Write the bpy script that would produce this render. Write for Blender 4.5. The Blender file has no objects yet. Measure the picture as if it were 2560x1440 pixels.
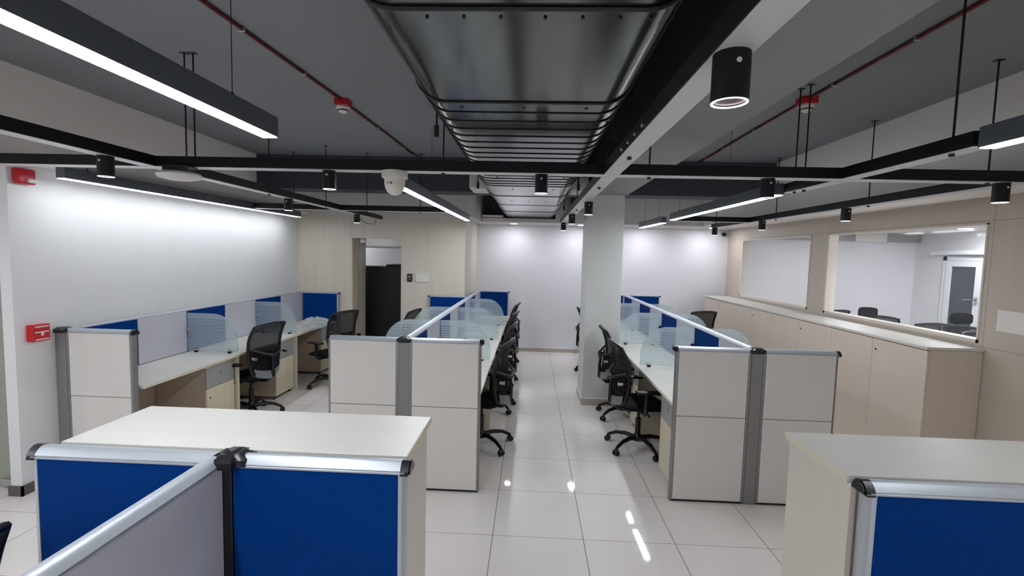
import bpy, bmesh, math, random
from mathutils import Vector, Matrix
random.seed(4)
S = bpy.context.scene
COL = S.collection
PI = math.pi

# ------------------------------------------------------------------ camera
CH = 1.8624
pit, rol, yaw = -0.0715, 0.0253, -0.0394
fw = Vector((math.sin(yaw) * math.cos(pit), math.cos(yaw) * math.cos(pit), math.sin(pit)))
r0 = Vector((math.cos(yaw), -math.sin(yaw), 0))
u0 = r0.cross(fw)
rr = r0 * math.cos(rol) + u0 * math.sin(rol)
uu = u0 * math.cos(rol) - r0 * math.sin(rol)
cd = bpy.data.cameras.new('camera')
cd.sensor_width = 36
cd.lens = 36 * 1163.5 / 2560
cd.clip_start = 0.05
cam = bpy.data.objects.new('camera', cd)
COL.objects.link(cam)
cam.matrix_world = Matrix(((rr.x, uu.x, -fw.x, 0), (rr.y, uu.y, -fw.y, 0), (rr.z, uu.z, -fw.z, CH), (0, 0, 0, 1)))
S.camera = cam

# ------------------------------------------------------------------ world, exposure
w = bpy.data.worlds.new('world')
S.world = w
w.use_nodes = True
w.node_tree.nodes['Background'].inputs[0].default_value = (0.8, 0.88, 1, 1)
w.node_tree.nodes['Background'].inputs[1].default_value = 0.05
S.view_settings.view_transform = 'Standard'
S.view_settings.look = 'None'
S.view_settings.gamma = 1
S.view_settings.exposure = 1.65
S.view_settings.use_curve_mapping = False
S.cycles.use_denoising = True
S.cycles.max_bounces = 10
S.cycles.diffuse_bounces = 5
S.cycles.glossy_bounces = 4
S.cycles.transparent_max_bounces = 16
S.cycles.sample_clamp_indirect = 4
S.cycles.caustics_reflective = False
S.cycles.caustics_refractive = False
LED = 19.0       # strength of the linear lamps
SPOTL = 75.0     # strength of the recessed downlights

# ------------------------------------------------------------------ materials
def lin(c):
    return tuple(((x / 255) / 12.92 if x / 255 <= 0.04045 else ((x / 255 + 0.055) / 1.055) ** 2.4) for x in c) + (1,)

def nt(name):
    m = bpy.data.materials.new(name)
    m.use_nodes = True
    t = m.node_tree
    return m, t, t.nodes['Principled BSDF']

def nd(t, typ, **kw):
    n = t.nodes.new(typ)
    for k, v in kw.items():
        setattr(n, k, v)
    return n

def mat(name, col, rough=0.5, metal=0.0, var=0.06, scale=(3, 3, 3), bump=0.0, spec=0.5, coat=0.0):
    """principled with a soft noise variation of the base colour, in world coordinates"""
    m, t, p = nt(name)
    g = nd(t, 'ShaderNodeNewGeometry')
    mp = nd(t, 'ShaderNodeMapping')
    mp.inputs['Scale'].default_value = scale
    n = nd(t, 'ShaderNodeTexNoise')
    n.inputs['Scale'].default_value = 1
    n.inputs['Detail'].default_value = 5
    t.links.new(g.outputs['Position'], mp.inputs[0])
    t.links.new(mp.outputs[0], n.inputs['Vector'])
    cr = nd(t, 'ShaderNodeValToRGB')
    c = lin(col)
    cr.color_ramp.elements[0].position = 0.3
    cr.color_ramp.elements[1].position = 0.7
    cr.color_ramp.elements[0].color = tuple(x * (1 - var) for x in c[:3]) + (1,)
    cr.color_ramp.elements[1].color = tuple(min(1, x * (1 + var)) for x in c[:3]) + (1,)
    t.links.new(n.outputs[0], cr.inputs[0])
    t.links.new(cr.outputs[0], p.inputs['Base Color'])
    p.inputs['Roughness'].default_value = rough
    p.inputs['Metallic'].default_value = metal
    p.inputs['Specular IOR Level'].default_value = spec
    p.inputs['Coat Weight'].default_value = coat
    if bump:
        b = nd(t, 'ShaderNodeBump')
        b.inputs['Strength'].default_value = bump
        b.inputs['Distance'].default_value = 0.002
        n2 = nd(t, 'ShaderNodeTexNoise')
        n2.inputs['Scale'].default_value = 600
        t.links.new(g.outputs['Position'], n2.inputs['Vector'])
        t.links.new(n2.outputs[0], b.inputs['Height'])
        t.links.new(b.outputs[0], p.inputs['Normal'])
    return m

def emit(name, col, s):
    m, t, p = nt(name)
    p.inputs['Base Color'].default_value = (0.9, 0.9, 0.9, 1)
    p.inputs['Emission Color'].default_value = col
    p.inputs['Emission Strength'].default_value = s
    return m

GX0, GY0, TILE = -0.2045, 2.9626, 0.6
def tile_mat():
    m, t, p = nt('vitrified_floor_tiles')
    g = nd(t, 'ShaderNodeNewGeometry')
    s = nd(t, 'ShaderNodeSeparateXYZ')
    t.links.new(g.outputs['Position'], s.inputs[0])
    def M(op, a, b=None):
        n = nd(t, 'ShaderNodeMath', operation=op)
        for i, v in enumerate((a, b)):
            if v is None: continue
            if isinstance(v, (int, float)): n.inputs[i].default_value = v
            else: t.links.new(v, n.inputs[i])
        return n.outputs[0]
    def line(out, off, half):
        a = M('DIVIDE', M('SUBTRACT', out, off), TILE)
        f = M('ABSOLUTE', M('SUBTRACT', M('FRACT', M('ADD', a, 100.5)), 0.5))
        return M('LESS_THAN', f, half / TILE), M('FLOOR', M('ADD', a, 100.0))
    lx, ix = line(s.outputs[0], GX0, 0.0021)
    ly, iy = line(s.outputs[1], GY0, 0.0015)
    any_ = M('MAXIMUM', lx, ly)
    wn = nd(t, 'ShaderNodeTexWhiteNoise', noise_dimensions='2D')
    cb = nd(t, 'ShaderNodeCombineXYZ')
    t.links.new(ix, cb.inputs[0]); t.links.new(iy, cb.inputs[1])
    t.links.new(cb.outputs[0], wn.inputs['Vector'])
    nz = nd(t, 'ShaderNodeTexNoise'); nz.inputs['Scale'].default_value = 2.2
    t.links.new(g.outputs['Position'], nz.inputs['Vector'])
    v = M('ADD', M('MULTIPLY', wn.outputs[0], 0.35), M('MULTIPLY', nz.outputs[0], 0.65))
    cr = nd(t, 'ShaderNodeValToRGB')
    cr.color_ramp.elements[0].color = lin((228, 222, 219))
    cr.color_ramp.elements[1].color = lin((236, 231, 228))
    t.links.new(v, cr.inputs[0])
    mx = nd(t, 'ShaderNodeMix', data_type='RGBA')
    mx.inputs[7].default_value = lin((92, 82, 80))
    t.links.new(any_, mx.inputs[0]); t.links.new(cr.outputs[0], mx.inputs[6])
    t.links.new(mx.outputs[2], p.inputs['Base Color'])
    rg = M('ADD', M('MULTIPLY', any_, 0.5), 0.045)
    t.links.new(rg, p.inputs['Roughness'])
    p.inputs['Specular IOR Level'].default_value = 0.45
    return m

def panel_mat(name, col, seams, var=0.05, rough=0.45, seam_col=(120, 108, 98)):
    """laminate with vertical grain; seams = list of (axis, coordinate) grooves"""
    m = mat(name, col, rough, var=var, scale=(14, 14, 0.9))
    t = m.node_tree
    p = t.nodes['Principled BSDF']
    src = p.inputs['Base Color'].links[0].from_socket
    g = nd(t, 'ShaderNodeNewGeometry'); s = nd(t, 'ShaderNodeSeparateXYZ')
    t.links.new(g.outputs['Position'], s.inputs[0])
    acc = None
    for ax, c in seams:
        a = nd(t, 'ShaderNodeMath', operation='SUBTRACT'); a.inputs[1].default_value = c
        t.links.new(s.outputs[ax], a.inputs[0])
        b = nd(t, 'ShaderNodeMath', operation='ABSOLUTE'); t.links.new(a.outputs[0], b.inputs[0])
        l = nd(t, 'ShaderNodeMath', operation='LESS_THAN'); l.inputs[1].default_value = 0.0017
        t.links.new(b.outputs[0], l.inputs[0])
        if acc is None: acc = l.outputs[0]
        else:
            x = nd(t, 'ShaderNodeMath', operation='MAXIMUM')
            t.links.new(acc, x.inputs[0]); t.links.new(l.outputs[0], x.inputs[1]); acc = x.outputs[0]
    if acc is not None:
        mx = nd(t, 'ShaderNodeMix', data_type='RGBA'); mx.inputs[7].default_value = lin(seam_col)
        t.links.new(acc, mx.inputs[0]); t.links.new(src, mx.inputs[6])
        t.links.new(mx.outputs[2], p.inputs['Base Color'])
    return m

def haze_glass(name, tint, frost, clear, striped, clear_tint=(0.94, 0.98, 0.965, 1)):
    """etched sheet glass: see-through film with frosted bands between clear lines"""
    m, t, p = nt(name)
    t.nodes.remove(p)
    out = t.nodes['Material Output']
    tr = nd(t, 'ShaderNodeBsdfTransparent'); tr.inputs[0].default_value = clear_tint
    df = nd(t, 'ShaderNodeBsdfDiffuse'); df.inputs[0].default_value = tint
    tl = nd(t, 'ShaderNodeBsdfTranslucent'); tl.inputs[0].default_value = tint
    m1 = nd(t, 'ShaderNodeMixShader'); m1.inputs[0].default_value = 0.5
    t.links.new(df.outputs[0], m1.inputs[1]); t.links.new(tl.outputs[0], m1.inputs[2])
    gl = nd(t, 'ShaderNodeBsdfGlossy'); gl.inputs['Roughness'].default_value = 0.06
    m2 = nd(t, 'ShaderNodeMixShader')
    t.links.new(tr.outputs[0], m2.inputs[1]); t.links.new(m1.outputs[0], m2.inputs[2])
    m3 = nd(t, 'ShaderNodeMixShader')
    lw = nd(t, 'ShaderNodeLayerWeight'); lw.inputs[0].default_value = 0.5
    pw = nd(t, 'ShaderNodeMath', operation='POWER'); pw.inputs[1].default_value = 5
    t.links.new(lw.outputs['Facing'], pw.inputs[0])
    fr = nd(t, 'ShaderNodeMath', operation='MULTIPLY_ADD'); fr.inputs[1].default_value = 0.28; fr.inputs[2].default_value = 0.02
    t.links.new(pw.outputs[0], fr.inputs[0])
    t.links.new(fr.outputs[0], m3.inputs[0])
    t.links.new(m2.outputs[0], m3.inputs[1]); t.links.new(gl.outputs[0], m3.inputs[2])
    t.links.new(m3.outputs[0], out.inputs[0])
    if not striped:
        m2.inputs[0].default_value = frost
        return m
    g = nd(t, 'ShaderNodeNewGeometry'); s = nd(t, 'ShaderNodeSeparateXYZ')
    t.links.new(g.outputs['Position'], s.inputs[0])
    wv = nd(t, 'ShaderNodeMath', operation='MULTIPLY'); wv.inputs[1].default_value = 1 / 0.0235
    t.links.new(s.outputs[2], wv.inputs[0])
    f = nd(t, 'ShaderNodeMath', operation='FRACT'); t.links.new(wv.outputs[0], f.inputs[0])
    a = nd(t, 'ShaderNodeMath', operation='GREATER_THAN'); a.inputs[1].default_value = 0.62
    t.links.new(f.outputs[0], a.inputs[0])
    b = nd(t, 'ShaderNodeMath', operation='LESS_THAN'); b.inputs[1].default_value = 1.105
    t.links.new(s.outputs[2], b.inputs[0])
    c = nd(t, 'ShaderNodeMath', operation='MULTIPLY')
    t.links.new(a.outputs[0], c.inputs[0]); t.links.new(b.outputs[0], c.inputs[1])
    d = nd(t, 'ShaderNodeMapRange')
    d.inputs['To Min'].default_value = frost; d.inputs['To Max'].default_value = clear
    t.links.new(c.outputs[0], d.inputs[0])
    t.links.new(d.outputs[0], m2.inputs[0])
    return m

def mesh_mat():
    """knitted chair mesh: nearly opaque black weave that lets a little light through"""
    m, t, p = nt('chair_mesh')
    p.inputs['Base Color'].default_value = (0.011, 0.011, 0.014, 1)
    p.inputs['Roughness'].default_value = 0.75
    p.inputs['Specular IOR Level'].default_value = 0.2
    tr = nd(t, 'ShaderNodeBsdfTransparent')
    mx = nd(t, 'ShaderNodeMixShader'); mx.inputs[0].default_value = 0.12
    n = nd(t, 'ShaderNodeTexNoise'); n.inputs['Scale'].default_value = 900
    g = nd(t, 'ShaderNodeNewGeometry'); t.links.new(g.outputs['Position'], n.inputs['Vector'])
    mr = nd(t, 'ShaderNodeMapRange'); mr.inputs['To Min'].default_value = 0.05; mr.inputs['To Max'].default_value = 0.2
    t.links.new(n.outputs[0], mr.inputs[0]); t.links.new(mr.outputs[0], mx.inputs[0])
    t.links.new(p.outputs[0], mx.inputs[1]); t.links.new(tr.outputs[0], mx.inputs[2])
    t.links.new(mx.outputs[0], t.nodes['Material Output'].inputs[0])
    return m

M = dict(
    floor=tile_mat(),
    white_wall=mat('white_wall_paint', (222, 223, 225), 0.55, var=0.015),
    back_wall=mat('back_wall_paint', (220, 219, 224), 0.55, var=0.015),
    soffit=mat('soffit_paint', (205, 203, 200), 0.6, var=0.02),
    drop=mat('ceiling_drop_paint', (236, 231, 227), 0.6, var=0.03, scale=(1, 1, 1)),
    slab=mat('ceiling_slab_paint', (126, 129, 134), 0.7, var=0.06, scale=(0.8, 0.8, 0.8)),
    beam_dark=mat('dark_beam_paint', (58, 62, 70), 0.7, var=0.05),
    beam_mid=mat('concrete_beam_paint', (140, 141, 142), 0.65, var=0.05, scale=(1.5, 1.5, 1.5)),
    pillar=mat('pillar_paint', (205, 207, 205), 0.5, var=0.02),
    skirting=mat('skirting_tile', (176, 166, 156), 0.3, var=0.05),
    skirt_dark=mat('dark_skirting', (92, 84, 82), 0.4, var=0.08),
    door_wall=panel_mat('door_wall_laminate', (208, 200, 187), [(0, -2.83), (0, -1.62)], var=0.045, seam_col=(165, 158, 146)),
    right_wall=panel_mat('right_wall_laminate', (186, 175, 162), [(2, 1.212), (2, 2.232), (1, 3.89), (1, 2.7)], var=0.035),
    lam=mat('pale_wood_laminate', (208, 200, 190), 0.42, var=0.02, scale=(22, 22, 1.0)),
    lam_lite=mat('tile_laminate', (216, 213, 209), 0.45, var=0.013, scale=(24, 24, 1.2)),
    top=mat('worktop_laminate', (203, 201, 195), 0.38, var=0.015, scale=(1.5, 20, 10)),
    edge=mat('cream_edge_band', (214, 208, 186), 0.45, var=0.02),
    cab=mat('cabinet_laminate', (205, 193, 180), 0.42, var=0.03, scale=(18, 18, 0.8)),
    ped=mat('pedestal_laminate', (206, 196, 172), 0.45, var=0.04, scale=(20, 20, 1)),
    ped_side=mat('pedestal_side_laminate', (176, 160, 142), 0.5, var=0.04, scale=(20, 20, 1)),
    grey=mat('grey_laminate', (150, 150, 150), 0.45, var=0.03),
    blue=mat('blue_fabric', (0, 51, 120), 0.8, var=0.03, scale=(40, 40, 40), bump=0.3, spec=0.08),
    board=mat('white_marker_tile', (196, 195, 206), 0.3, var=0.015),
    alu=mat('satin_aluminium', (186, 192, 200), 0.42, metal=0.55, var=0.03, scale=(2, 2, 60)),
    aludark=mat('aluminium_post', (140, 140, 142), 0.45, metal=0.5, var=0.03, scale=(60, 60, 1)),
    cap=mat('black_plastic_cap', (22, 23, 28), 0.28, var=0.1),
    blk=mat('black_plastic', (11, 11, 13), 0.38, var=0.15),
    fabric=mat('black_seat_fabric', (14, 14, 19), 0.85, var=0.2, bump=0.5, spec=0.2),
    chrome=mat('chrome', (200, 200, 200), 0.15, metal=1, var=0.02),
    track=mat('black_track_metal', (13, 14, 19), 0.5, metal=0.0, var=0.1, spec=0.3),
    track_under=mat('track_underside', (205, 206, 208), 0.35, var=0.05),
    housing=mat('lamp_housing', (98, 105, 115), 0.4, metal=0.3, var=0.05),  # grey-blue lightened to carry the glow around the lit lamps
    rod=mat('threaded_rod', (16, 16, 18), 0.5, var=0.1),
    duct=mat('galvanised_duct', (112, 112, 112), 0.17, metal=0.95, var=0.16, scale=(2.2, 2.6, 2.2)),
    duct_rib=mat('duct_rib', (14, 14, 15), 0.4, metal=0.2, var=0.1),
    bolt=mat('zinc_bolt', (190, 190, 188), 0.3, metal=0.9, var=0.1),
    red=mat('alarm_red', (190, 22, 38), 0.35, var=0.05),
    redpipe=mat('red_conduit', (92, 20, 24), 0.4, var=0.2, scale=(10, 10, 10)),
    plastic=mat('white_plastic', (214, 212, 206), 0.35, var=0.02),
    upvc=mat('white_frame', (226, 228, 232), 0.35, var=0.01),
    dglass=mat('dark_window_glass', (70, 74, 80), 0.12, var=0.1),
    black=mat('black_cupboard', (14, 14, 18), 0.5, var=0.1),
    paper=mat('white_paper', (222, 218, 212), 0.7, var=0.01),
    led=emit('led_diffuser', (0.93, 0.96, 1, 1), LED),
    led_dim=emit('wall_led_diffuser', (0.93, 0.96, 1, 1), LED * 0.42),
    ring=emit('spot_ring', (1, 0.9, 0.88, 1), 1.2),
    down=emit('downlight_diffuser', (0.93, 0.94, 1, 1), SPOTL),
    bulb=mat('spot_lens', (120, 104, 104), 0.3, var=0.5, scale=(90, 90, 90)),
    screen=haze_glass('etched_screen_glass', (0.60, 0.68, 0.74, 1), 0.40, 0.22, True),
    pane=haze_glass('window_glass', (0.9, 0.93, 0.95, 1), 0.01, 0.01, False, (0.99, 1, 1, 1)),
    green=haze_glass('green_frosted_glass', (0.62, 0.66, 0.58, 1), 0.85, 0.85, False),
    film=haze_glass('plastic_film', (0.86, 0.88, 0.9, 1), 0.4, 0.4, False),
    meshfab=mesh_mat(),
)

# ------------------------------------------------------------------ mesh helpers
def box(bm, x0, x1, y0, y1, z0, z1, bev=0.0, seg=2):
    r = bmesh.ops.create_cube(bm, size=1)
    vs = r['verts']
    for v in vs:
        v.co = Vector(((x0 + x1) / 2 + v.co.x * (x1 - x0), (y0 + y1) / 2 + v.co.y * (y1 - y0), (z0 + z1) / 2 + v.co.z * (z1 - z0)))
    if bev > 0:
        es = list({e for v in vs for e in v.link_edges})
        bmesh.ops.bevel(bm, geom=es, offset=bev, segments=seg, affect='EDGES', profile=0.5)
    return bm

def cyl(bm, a, b, r1, r2=None, seg=20, caps=True):
    a, b = Vector(a), Vector(b)
    d = b - a
    L = d.length
    q = Vector((0, 0, 1)).rotation_difference(d.normalized()).to_matrix().to_4x4()
    mtx = Matrix.Translation((a + b) / 2) @ q
    bmesh.ops.create_cone(bm, cap_ends=caps, segments=seg, radius1=r1, radius2=r1 if r2 is None else r2, depth=L, matrix=mtx)
    return bm

def tube(bm, pts, r, seg=8, closed=False):
    pts = [Vector(p) for p in pts]
    n = len(pts)
    rs = r if isinstance(r, (list, tuple)) else [r] * n
    rings = []
    up = Vector((0, 0, 1))
    prev = None
    for i, p in enumerate(pts):
        if closed: d = pts[(i + 1) % n] - pts[i - 1]
        else: d = pts[min(i + 1, n - 1)] - pts[max(i - 1, 0)]
        d.normalize()
        if prev is None:
            s = d.cross(up)
            if s.length < 1e-3: s = d.cross(Vector((1, 0, 0)))
        else:
            s = prev - d * prev.dot(d)
        s.normalize(); prev = s
        t = d.cross(s)
        rings.append([bm.verts.new(p + (s * math.cos(a) + t * math.sin(a)) * rs[i]) for a in [2 * PI * k / seg for k in range(seg)]])
    m = n if closed else n - 1
    for i in range(m):
        A, B = rings[i], rings[(i + 1) % n]
        for k in range(seg):
            bm.faces.new((A[k], A[(k + 1) % seg], B[(k + 1) % seg], B[k]))
    if not closed:
        bm.faces.new(list(reversed(rings[0]))); bm.faces.new(rings[-1])
    return bm

def prism(bm, pts, d):
    """closed polygon (3-D points) pushed along d"""
    d = Vector(d)
    a = [bm.verts.new(Vector(p)) for p in pts]
    b = [bm.verts.new(Vector(p) + d) for p in pts]
    n = len(a)
    bm.faces.new(list(reversed(a))); bm.faces.new(b)
    for i in range(n):
        bm.faces.new((a[i], a[(i + 1) % n], b[(i + 1) % n], b[i]))
    return bm

def lathe(bm, prof, c, seg=24, ring=False):
    c = Vector(c)
    rings = []
    for r, z in prof:
        rings.append([bm.verts.new(c + Vector((max(r, 1e-4) * math.cos(2 * PI * k / seg), max(r, 1e-4) * math.sin(2 * PI * k / seg), z))) for k in range(seg)])
    if ring: rings.append(rings[0])
    for i in range(len(rings) - 1):
        for k in range(seg):
            bm.faces.new((rings[i][k], rings[i][(k + 1) % seg], rings[i + 1][(k + 1) % seg], rings[i + 1][k]))
    if not ring:
        bm.faces.new(list(reversed(rings[0]))); bm.faces.new(rings[-1])
    return bm

def nb(): return bmesh.new()

def obj(name, bm, m, parent=None, smooth=False, label=None):
    if parent is not None:
        p = parent
        off = Vector((0, 0, 0))
        while p is not None:
            off += p.location; p = p.parent
        if off.length > 0:
            bmesh.ops.translate(bm, verts=bm.verts, vec=-off)
    bmesh.ops.recalc_face_normals(bm, faces=bm.faces)
    me = bpy.data.meshes.new(name)
    bm.to_mesh(me); bm.free()
    me.materials.append(m)
    if smooth:
        me.polygons.foreach_set('use_smooth', [True] * len(me.polygons))
        me.set_sharp_from_angle(angle=math.radians(38))
    o = bpy.data.objects.new(name, me)
    COL.objects.link(o)
    if parent is not None: o.parent = parent
    if label: o['label'] = label
    return o

def thing(name, label, cat, loc=(0, 0, 0), rz=0, group=None):
    o = bpy.data.objects.new(name, None)
    COL.objects.link(o)
    o.location = loc; o.rotation_euler = (0, 0, rz)
    o.empty_display_size = 0.1
    return tag(o, label, cat, group)

def tag(o, label, cat, group=None):
    o['label'] = label; o['category'] = cat
    if group: o['group'] = group
    return o

def struct(name, bm, m, parent=None, label=None):
    o = obj(name, bm, m, parent)
    if parent is None: o['kind'] = 'structure'
    if label: o['label'] = label
    return o

def dup(root, loc, rz, label, group=None, skip=()):
    r = root.copy(); COL.objects.link(r)
    r.location = loc; r.rotation_euler = (0, 0, rz); r['label'] = label
    if group: r['group'] = group
    for ch in list(root.children):
        if ch.name.split('.')[0] in skip: continue
        c = ch.copy(); COL.objects.link(c); c.parent = r
        for g in list(ch.children):
            d = g.copy(); COL.objects.link(d); d.parent = c
    return r

# ================================================================== SETTING
XL, XR, YB, YD = -3.69, 3.68, 8.93, 7.25       # left wall, right wall, back wall, wall with the doorway
H, ZS = 3.033, 2.425                           # slab, lowered soffit
YR = -5.0                                      # rear wall behind the camera

struct('floor', box(nb(), -5.4, 7.3, YR - 0.1, 10.8, -0.12, 0), M['floor'])
struct('ceiling', box(nb(), -5.4, 7.3, YR - 0.1, 10.8, H, H + 0.12), M['slab'])
struct('wall_left', box(nb(), XL - 0.085, XL, 3.16, YD, 0, ZS), M['white_wall'])
b = nb()                                        # dark skirting wraps the wall end
box(b, XL - 0.097, XL + 0.012, 3.148, 3.16, 0, 0.075)
box(b, XL, XL + 0.012, 3.148, 3.44, 0, 0.075)
struct('baseboard_left', b, M['skirt_dark'])
struct('wall_left_outer', box(nb(), -5.4, -5.3, YR, 10.8, 0, H), M['white_wall'])
struct('wall_rear', box(nb(), -5.4, 7.3, YR - 0.1, YR, 0, H), M['white_wall'])
b = nb()                                        # wall with the doorway
box(b, XL - 0.085, -2.82, YD, YD + 0.6, 0, ZS)
box(b, -2.82, -2.04, YD, YD + 0.1, 2.06, ZS)
box(b, -2.04, -1.03, YD, YD + 0.1, 0, ZS)
box(b, -1.13, -1.03, YD + 0.1, YB, 0, ZS)
struct('wall_doorway', b, M['door_wall'])
struct('wall_back', box(nb(), -1.13, 7.3, YB, YB + 0.1, 0, H), M['back_wall'])
b = nb()
box(b, -1.018, XR, YB - 0.012, YB, 0, 0.072)
struct('baseboard_back', b, M['skirting'])
struct('trim_1', box(nb(), -1.018, XR, YB - 0.014, YB, 0.072, 0.082), M['upvc'])
# corridor behind the doorway
b = nb()
box(b, -5.3, -1.03, 10.5, 10.6, 0, H)
struct('wall_corridor', b, M['white_wall'])
struct('trim_2', box(nb(), -5.3, -1.13, 8.9, 9.5, 1.93, 2.3, bev=0.05, seg=4), M['soffit'])
struct('trim_3', box(nb(), -2.818, -2.77, YD + 0.1, YD + 0.145, 0, 2.06), M['ped_side'])
# right wall with two windows and the rooms past it
b = nb()
wy = [(3.93, 5.96), (6.31, 8.32)]
z0, z1 = 1.235, 2.215
box(b, XR, XR + 0.1, YR, YB, 0, z0)
box(b, XR, XR + 0.1, YR, YB, z1, H)
box(b, XR, XR + 0.1, YR, wy[0][0], z0, z1)
box(b, XR, XR + 0.1, wy[0][1], wy[1][0], z0, z1)
box(b, XR, XR + 0.1, wy[1][1], YB, z0, z1)
struct('wall_right', b, M['right_wall'])
for i, (a, c) in enumerate(wy):
    b = nb()
    t_, p0, p1 = 0.028, XR - 0.006, XR + 0.106
    box(b, p0, p1, a, c, z0, z0 + t_); box(b, p0, p1, a, c, z1 - 0.012, z1)
    box(b, p0, p1, a, a + t_ * 0.6, z0, z1); box(b, p0, p1, c - t_, c, z0, z1)
    wf = struct('window_%d' % (i + 1), b, M['lam'])
    obj('glass_pane', box(nb(), XR + 0.045, XR + 0.053, a + 0.012, c - 0.02, z0 + 0.02, z1 - 0.008), M['pane'], wf)
struct('wall_meeting', box(nb(), 7.1, 7.2, YR, YB, 0, H), M['white_wall'])
struct('wall_meeting_front', box(nb(), XR + 0.1, 7.1, 2.9, 3.0, 0, H), M['white_wall'])
struct('ceiling_meeting', box(nb(), XR + 0.1, 7.1, 3.0, YB, ZS, ZS + 0.05), M['soffit'])
for i, (a, c, k) in enumerate(((4.2, 5.92, 'grey'), (5.92, 6.48, 'edge'), (6.48, 7.09, 'grey'))):
    struct('trim_%d' % (4 + i), box(nb(), a, c, YB - 0.1 - (0.02 if k == 'edge' else 0), YB, 2.27 - (0.006 if k == 'edge' else 0), ZS), M['plastic' if k == 'edge' else k])
# glazed white door of the meeting room
b = nb()
X7 = 7.1
box(b, X7 - 0.04, X7, 8.22, 8.29, 0, 2.02); box(b, X7 - 0.04, X7, 6.4, 8.29, 1.95, 2.02)
box(b, X7 - 0.055, X7 - 0.01, 8.12, 8.215, 0.02, 1.945, bev=0.004); box(b, X7 - 0.055, X7 - 0.01, 7.55, 7.68, 0.02, 1.945, bev=0.004)
box(b, X7 - 0.055, X7 - 0.01, 7.68, 8.12, 1.85, 1.945, bev=0.004); box(b, X7 - 0.055, X7 - 0.01, 7.68, 8.12, 0.02, 0.14, bev=0.004)
box(b, X7 - 0.045, X7 - 0.01, 6.4, 7.53, 1.85, 1.945); box(b, X7 - 0.045, X7 - 0.01, 7.42, 7.53, 0.02, 1.945)
dr = struct('door_1', b, M['upvc'])
obj('glass_pane', box(nb(), X7 - 0.03, X7 - 0.022, 7.68, 8.12, 0.14, 1.85), M['dglass'], dr)
obj('glass_pane', box(nb(), X7 - 0.03, X7 - 0.022, 6.4, 7.42, 0.14, 1.85), M['dglass'], dr)
b = nb(); box(b, X7 - 0.075, X7 - 0.055, 7.60, 7.64, 1.27, 1.37, bev=0.004); tube(b, [(X7 - 0.09, 7.62, 1.33), (X7 - 0.1, 7.70, 1.33), (X7 - 0.1, 7.80, 1.315)], 0.011)
obj('door_handle', b, M['chrome'], dr, True)
for ya, yb in ((8.2155, 8.2195), (7.535, 7.545)):
    obj('gasket', box(nb(), X7 - 0.052, X7 - 0.01, ya, yb, 0.02, 1.945), M['grey'], dr)
struct('trim_7', box(nb(), X7 - 0.12, X7, 6.3, 8.5, 2.04, 2.12, bev=0.03, seg=4), M['upvc'])

# ceilings: drops along both sides, bulkheads, beams
struct('ceiling_drop_left', box(nb(), -5.3, -3.46, YR, YD - 0.03, ZS, H), M['drop'])
struct('ceiling_drop_right', box(nb(), 2.90, XR, YR, 8.1, ZS, H), M['drop'])
b = nb(); box(b, -3.46, -0.88, YD - 0.03, 8.1, ZS, H)
struct('ceiling_bulkhead_left', b, M['soffit'])
b = nb()
box(b, -0.88, 0.40, 8.1, YB, ZS, 2.49); box(b, 0.40, XR, 8.1, YB, ZS, H); box(b, -1.03, -0.88, 8.1, YB, ZS, H)
struct('ceiling_bulkhead_back', b, M['soffit'])
struct('trim_8', box(nb(), -0.88, 0.40, 8.75, YB, 2.49, H), M['slab'])
struct('trim_9', box(nb(), -3.46, 2.90, 5.77, 6.1, 2.62, H), M['beam_dark'])
b = nb(); box(b, 0.67, 1.15, YR, 8.1, 2.62, H)
struct('trim_10', b, M['beam_mid'])
b = nb(); box(b, 0.655, 0.672, YR, 8.1, 2.625, H)
struct('trim_11', b, M['beam_dark'])
# pillar
struct('wall_pillar', box(nb(), 0.686, 1.122, 5.771, 6.32, 0, 2.62, bev=0.004), M['pillar'])
b = nb(); box(b, 0.674, 1.134, 5.759, 6.332, 0, 0.085)
struct('baseboard_pillar', b, M['skirting'])
struct('trim_12', box(nb(), 0.672, 1.136, 5.757, 6.334, 0.085, 0.095), M['upvc'])
# frosted glass front beside the wall end
g = thing('glass_partition', 'green frosted glass partition with a steel floor fitting, next to the white wall end', 'glass partition', (-4.5, 3.27, 0))
obj('glass_sheet', box(nb(), -5.3, XL - 0.087, 3.264, 3.276, 0.012, ZS - 0.002), M['green'], g)
obj('patch_fitting', box(nb(), -3.96, -3.84, 3.25, 3.29, 0.012, 0.07, bev=0.003), M['chrome'], g)

# ================================================================== PARTITIONS
PH, PT = 1.20, 0.06      # height, thickness
THIN = False
def railprof(n=10):
    """low-crowned rail section with a small lip on both sides (u across, z up)"""
    if THIN:
        w_ = PT / 2 - 0.002
        return [(-w_, 1.176), (-w_, 1.192), (-w_ * 0.6, 1.198), (w_ * 0.6, 1.198), (w_, 1.192), (w_, 1.176)]
    w_ = PT / 2 + 0.003
    p = [(-w_, 1.170), (-w_, 1.175), (-w_ + 0.003, 1.177), (-w_ + 0.003, 1.179)]
    for k in range(n + 1):
        u = -1 + 2 * k / n
        p.append((u * (w_ - 0.001), 1.181 + 0.023 * (1 - abs(u) ** 2.3)))
    p += [(w_ - 0.003, 1.179), (w_ - 0.003, 1.177), (w_, 1.175), (w_, 1.170)]
    return p

def rail_x(bm, x0, x1, yc): prism(bm, [(x0, yc + u, z) for u, z in railprof()], (x1 - x0, 0, 0))
def rail_y(bm, y0, y1, xc): prism(bm, [(xc + u, y0, z) for u, z in railprof()], (0, y1 - y0, 0))

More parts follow.
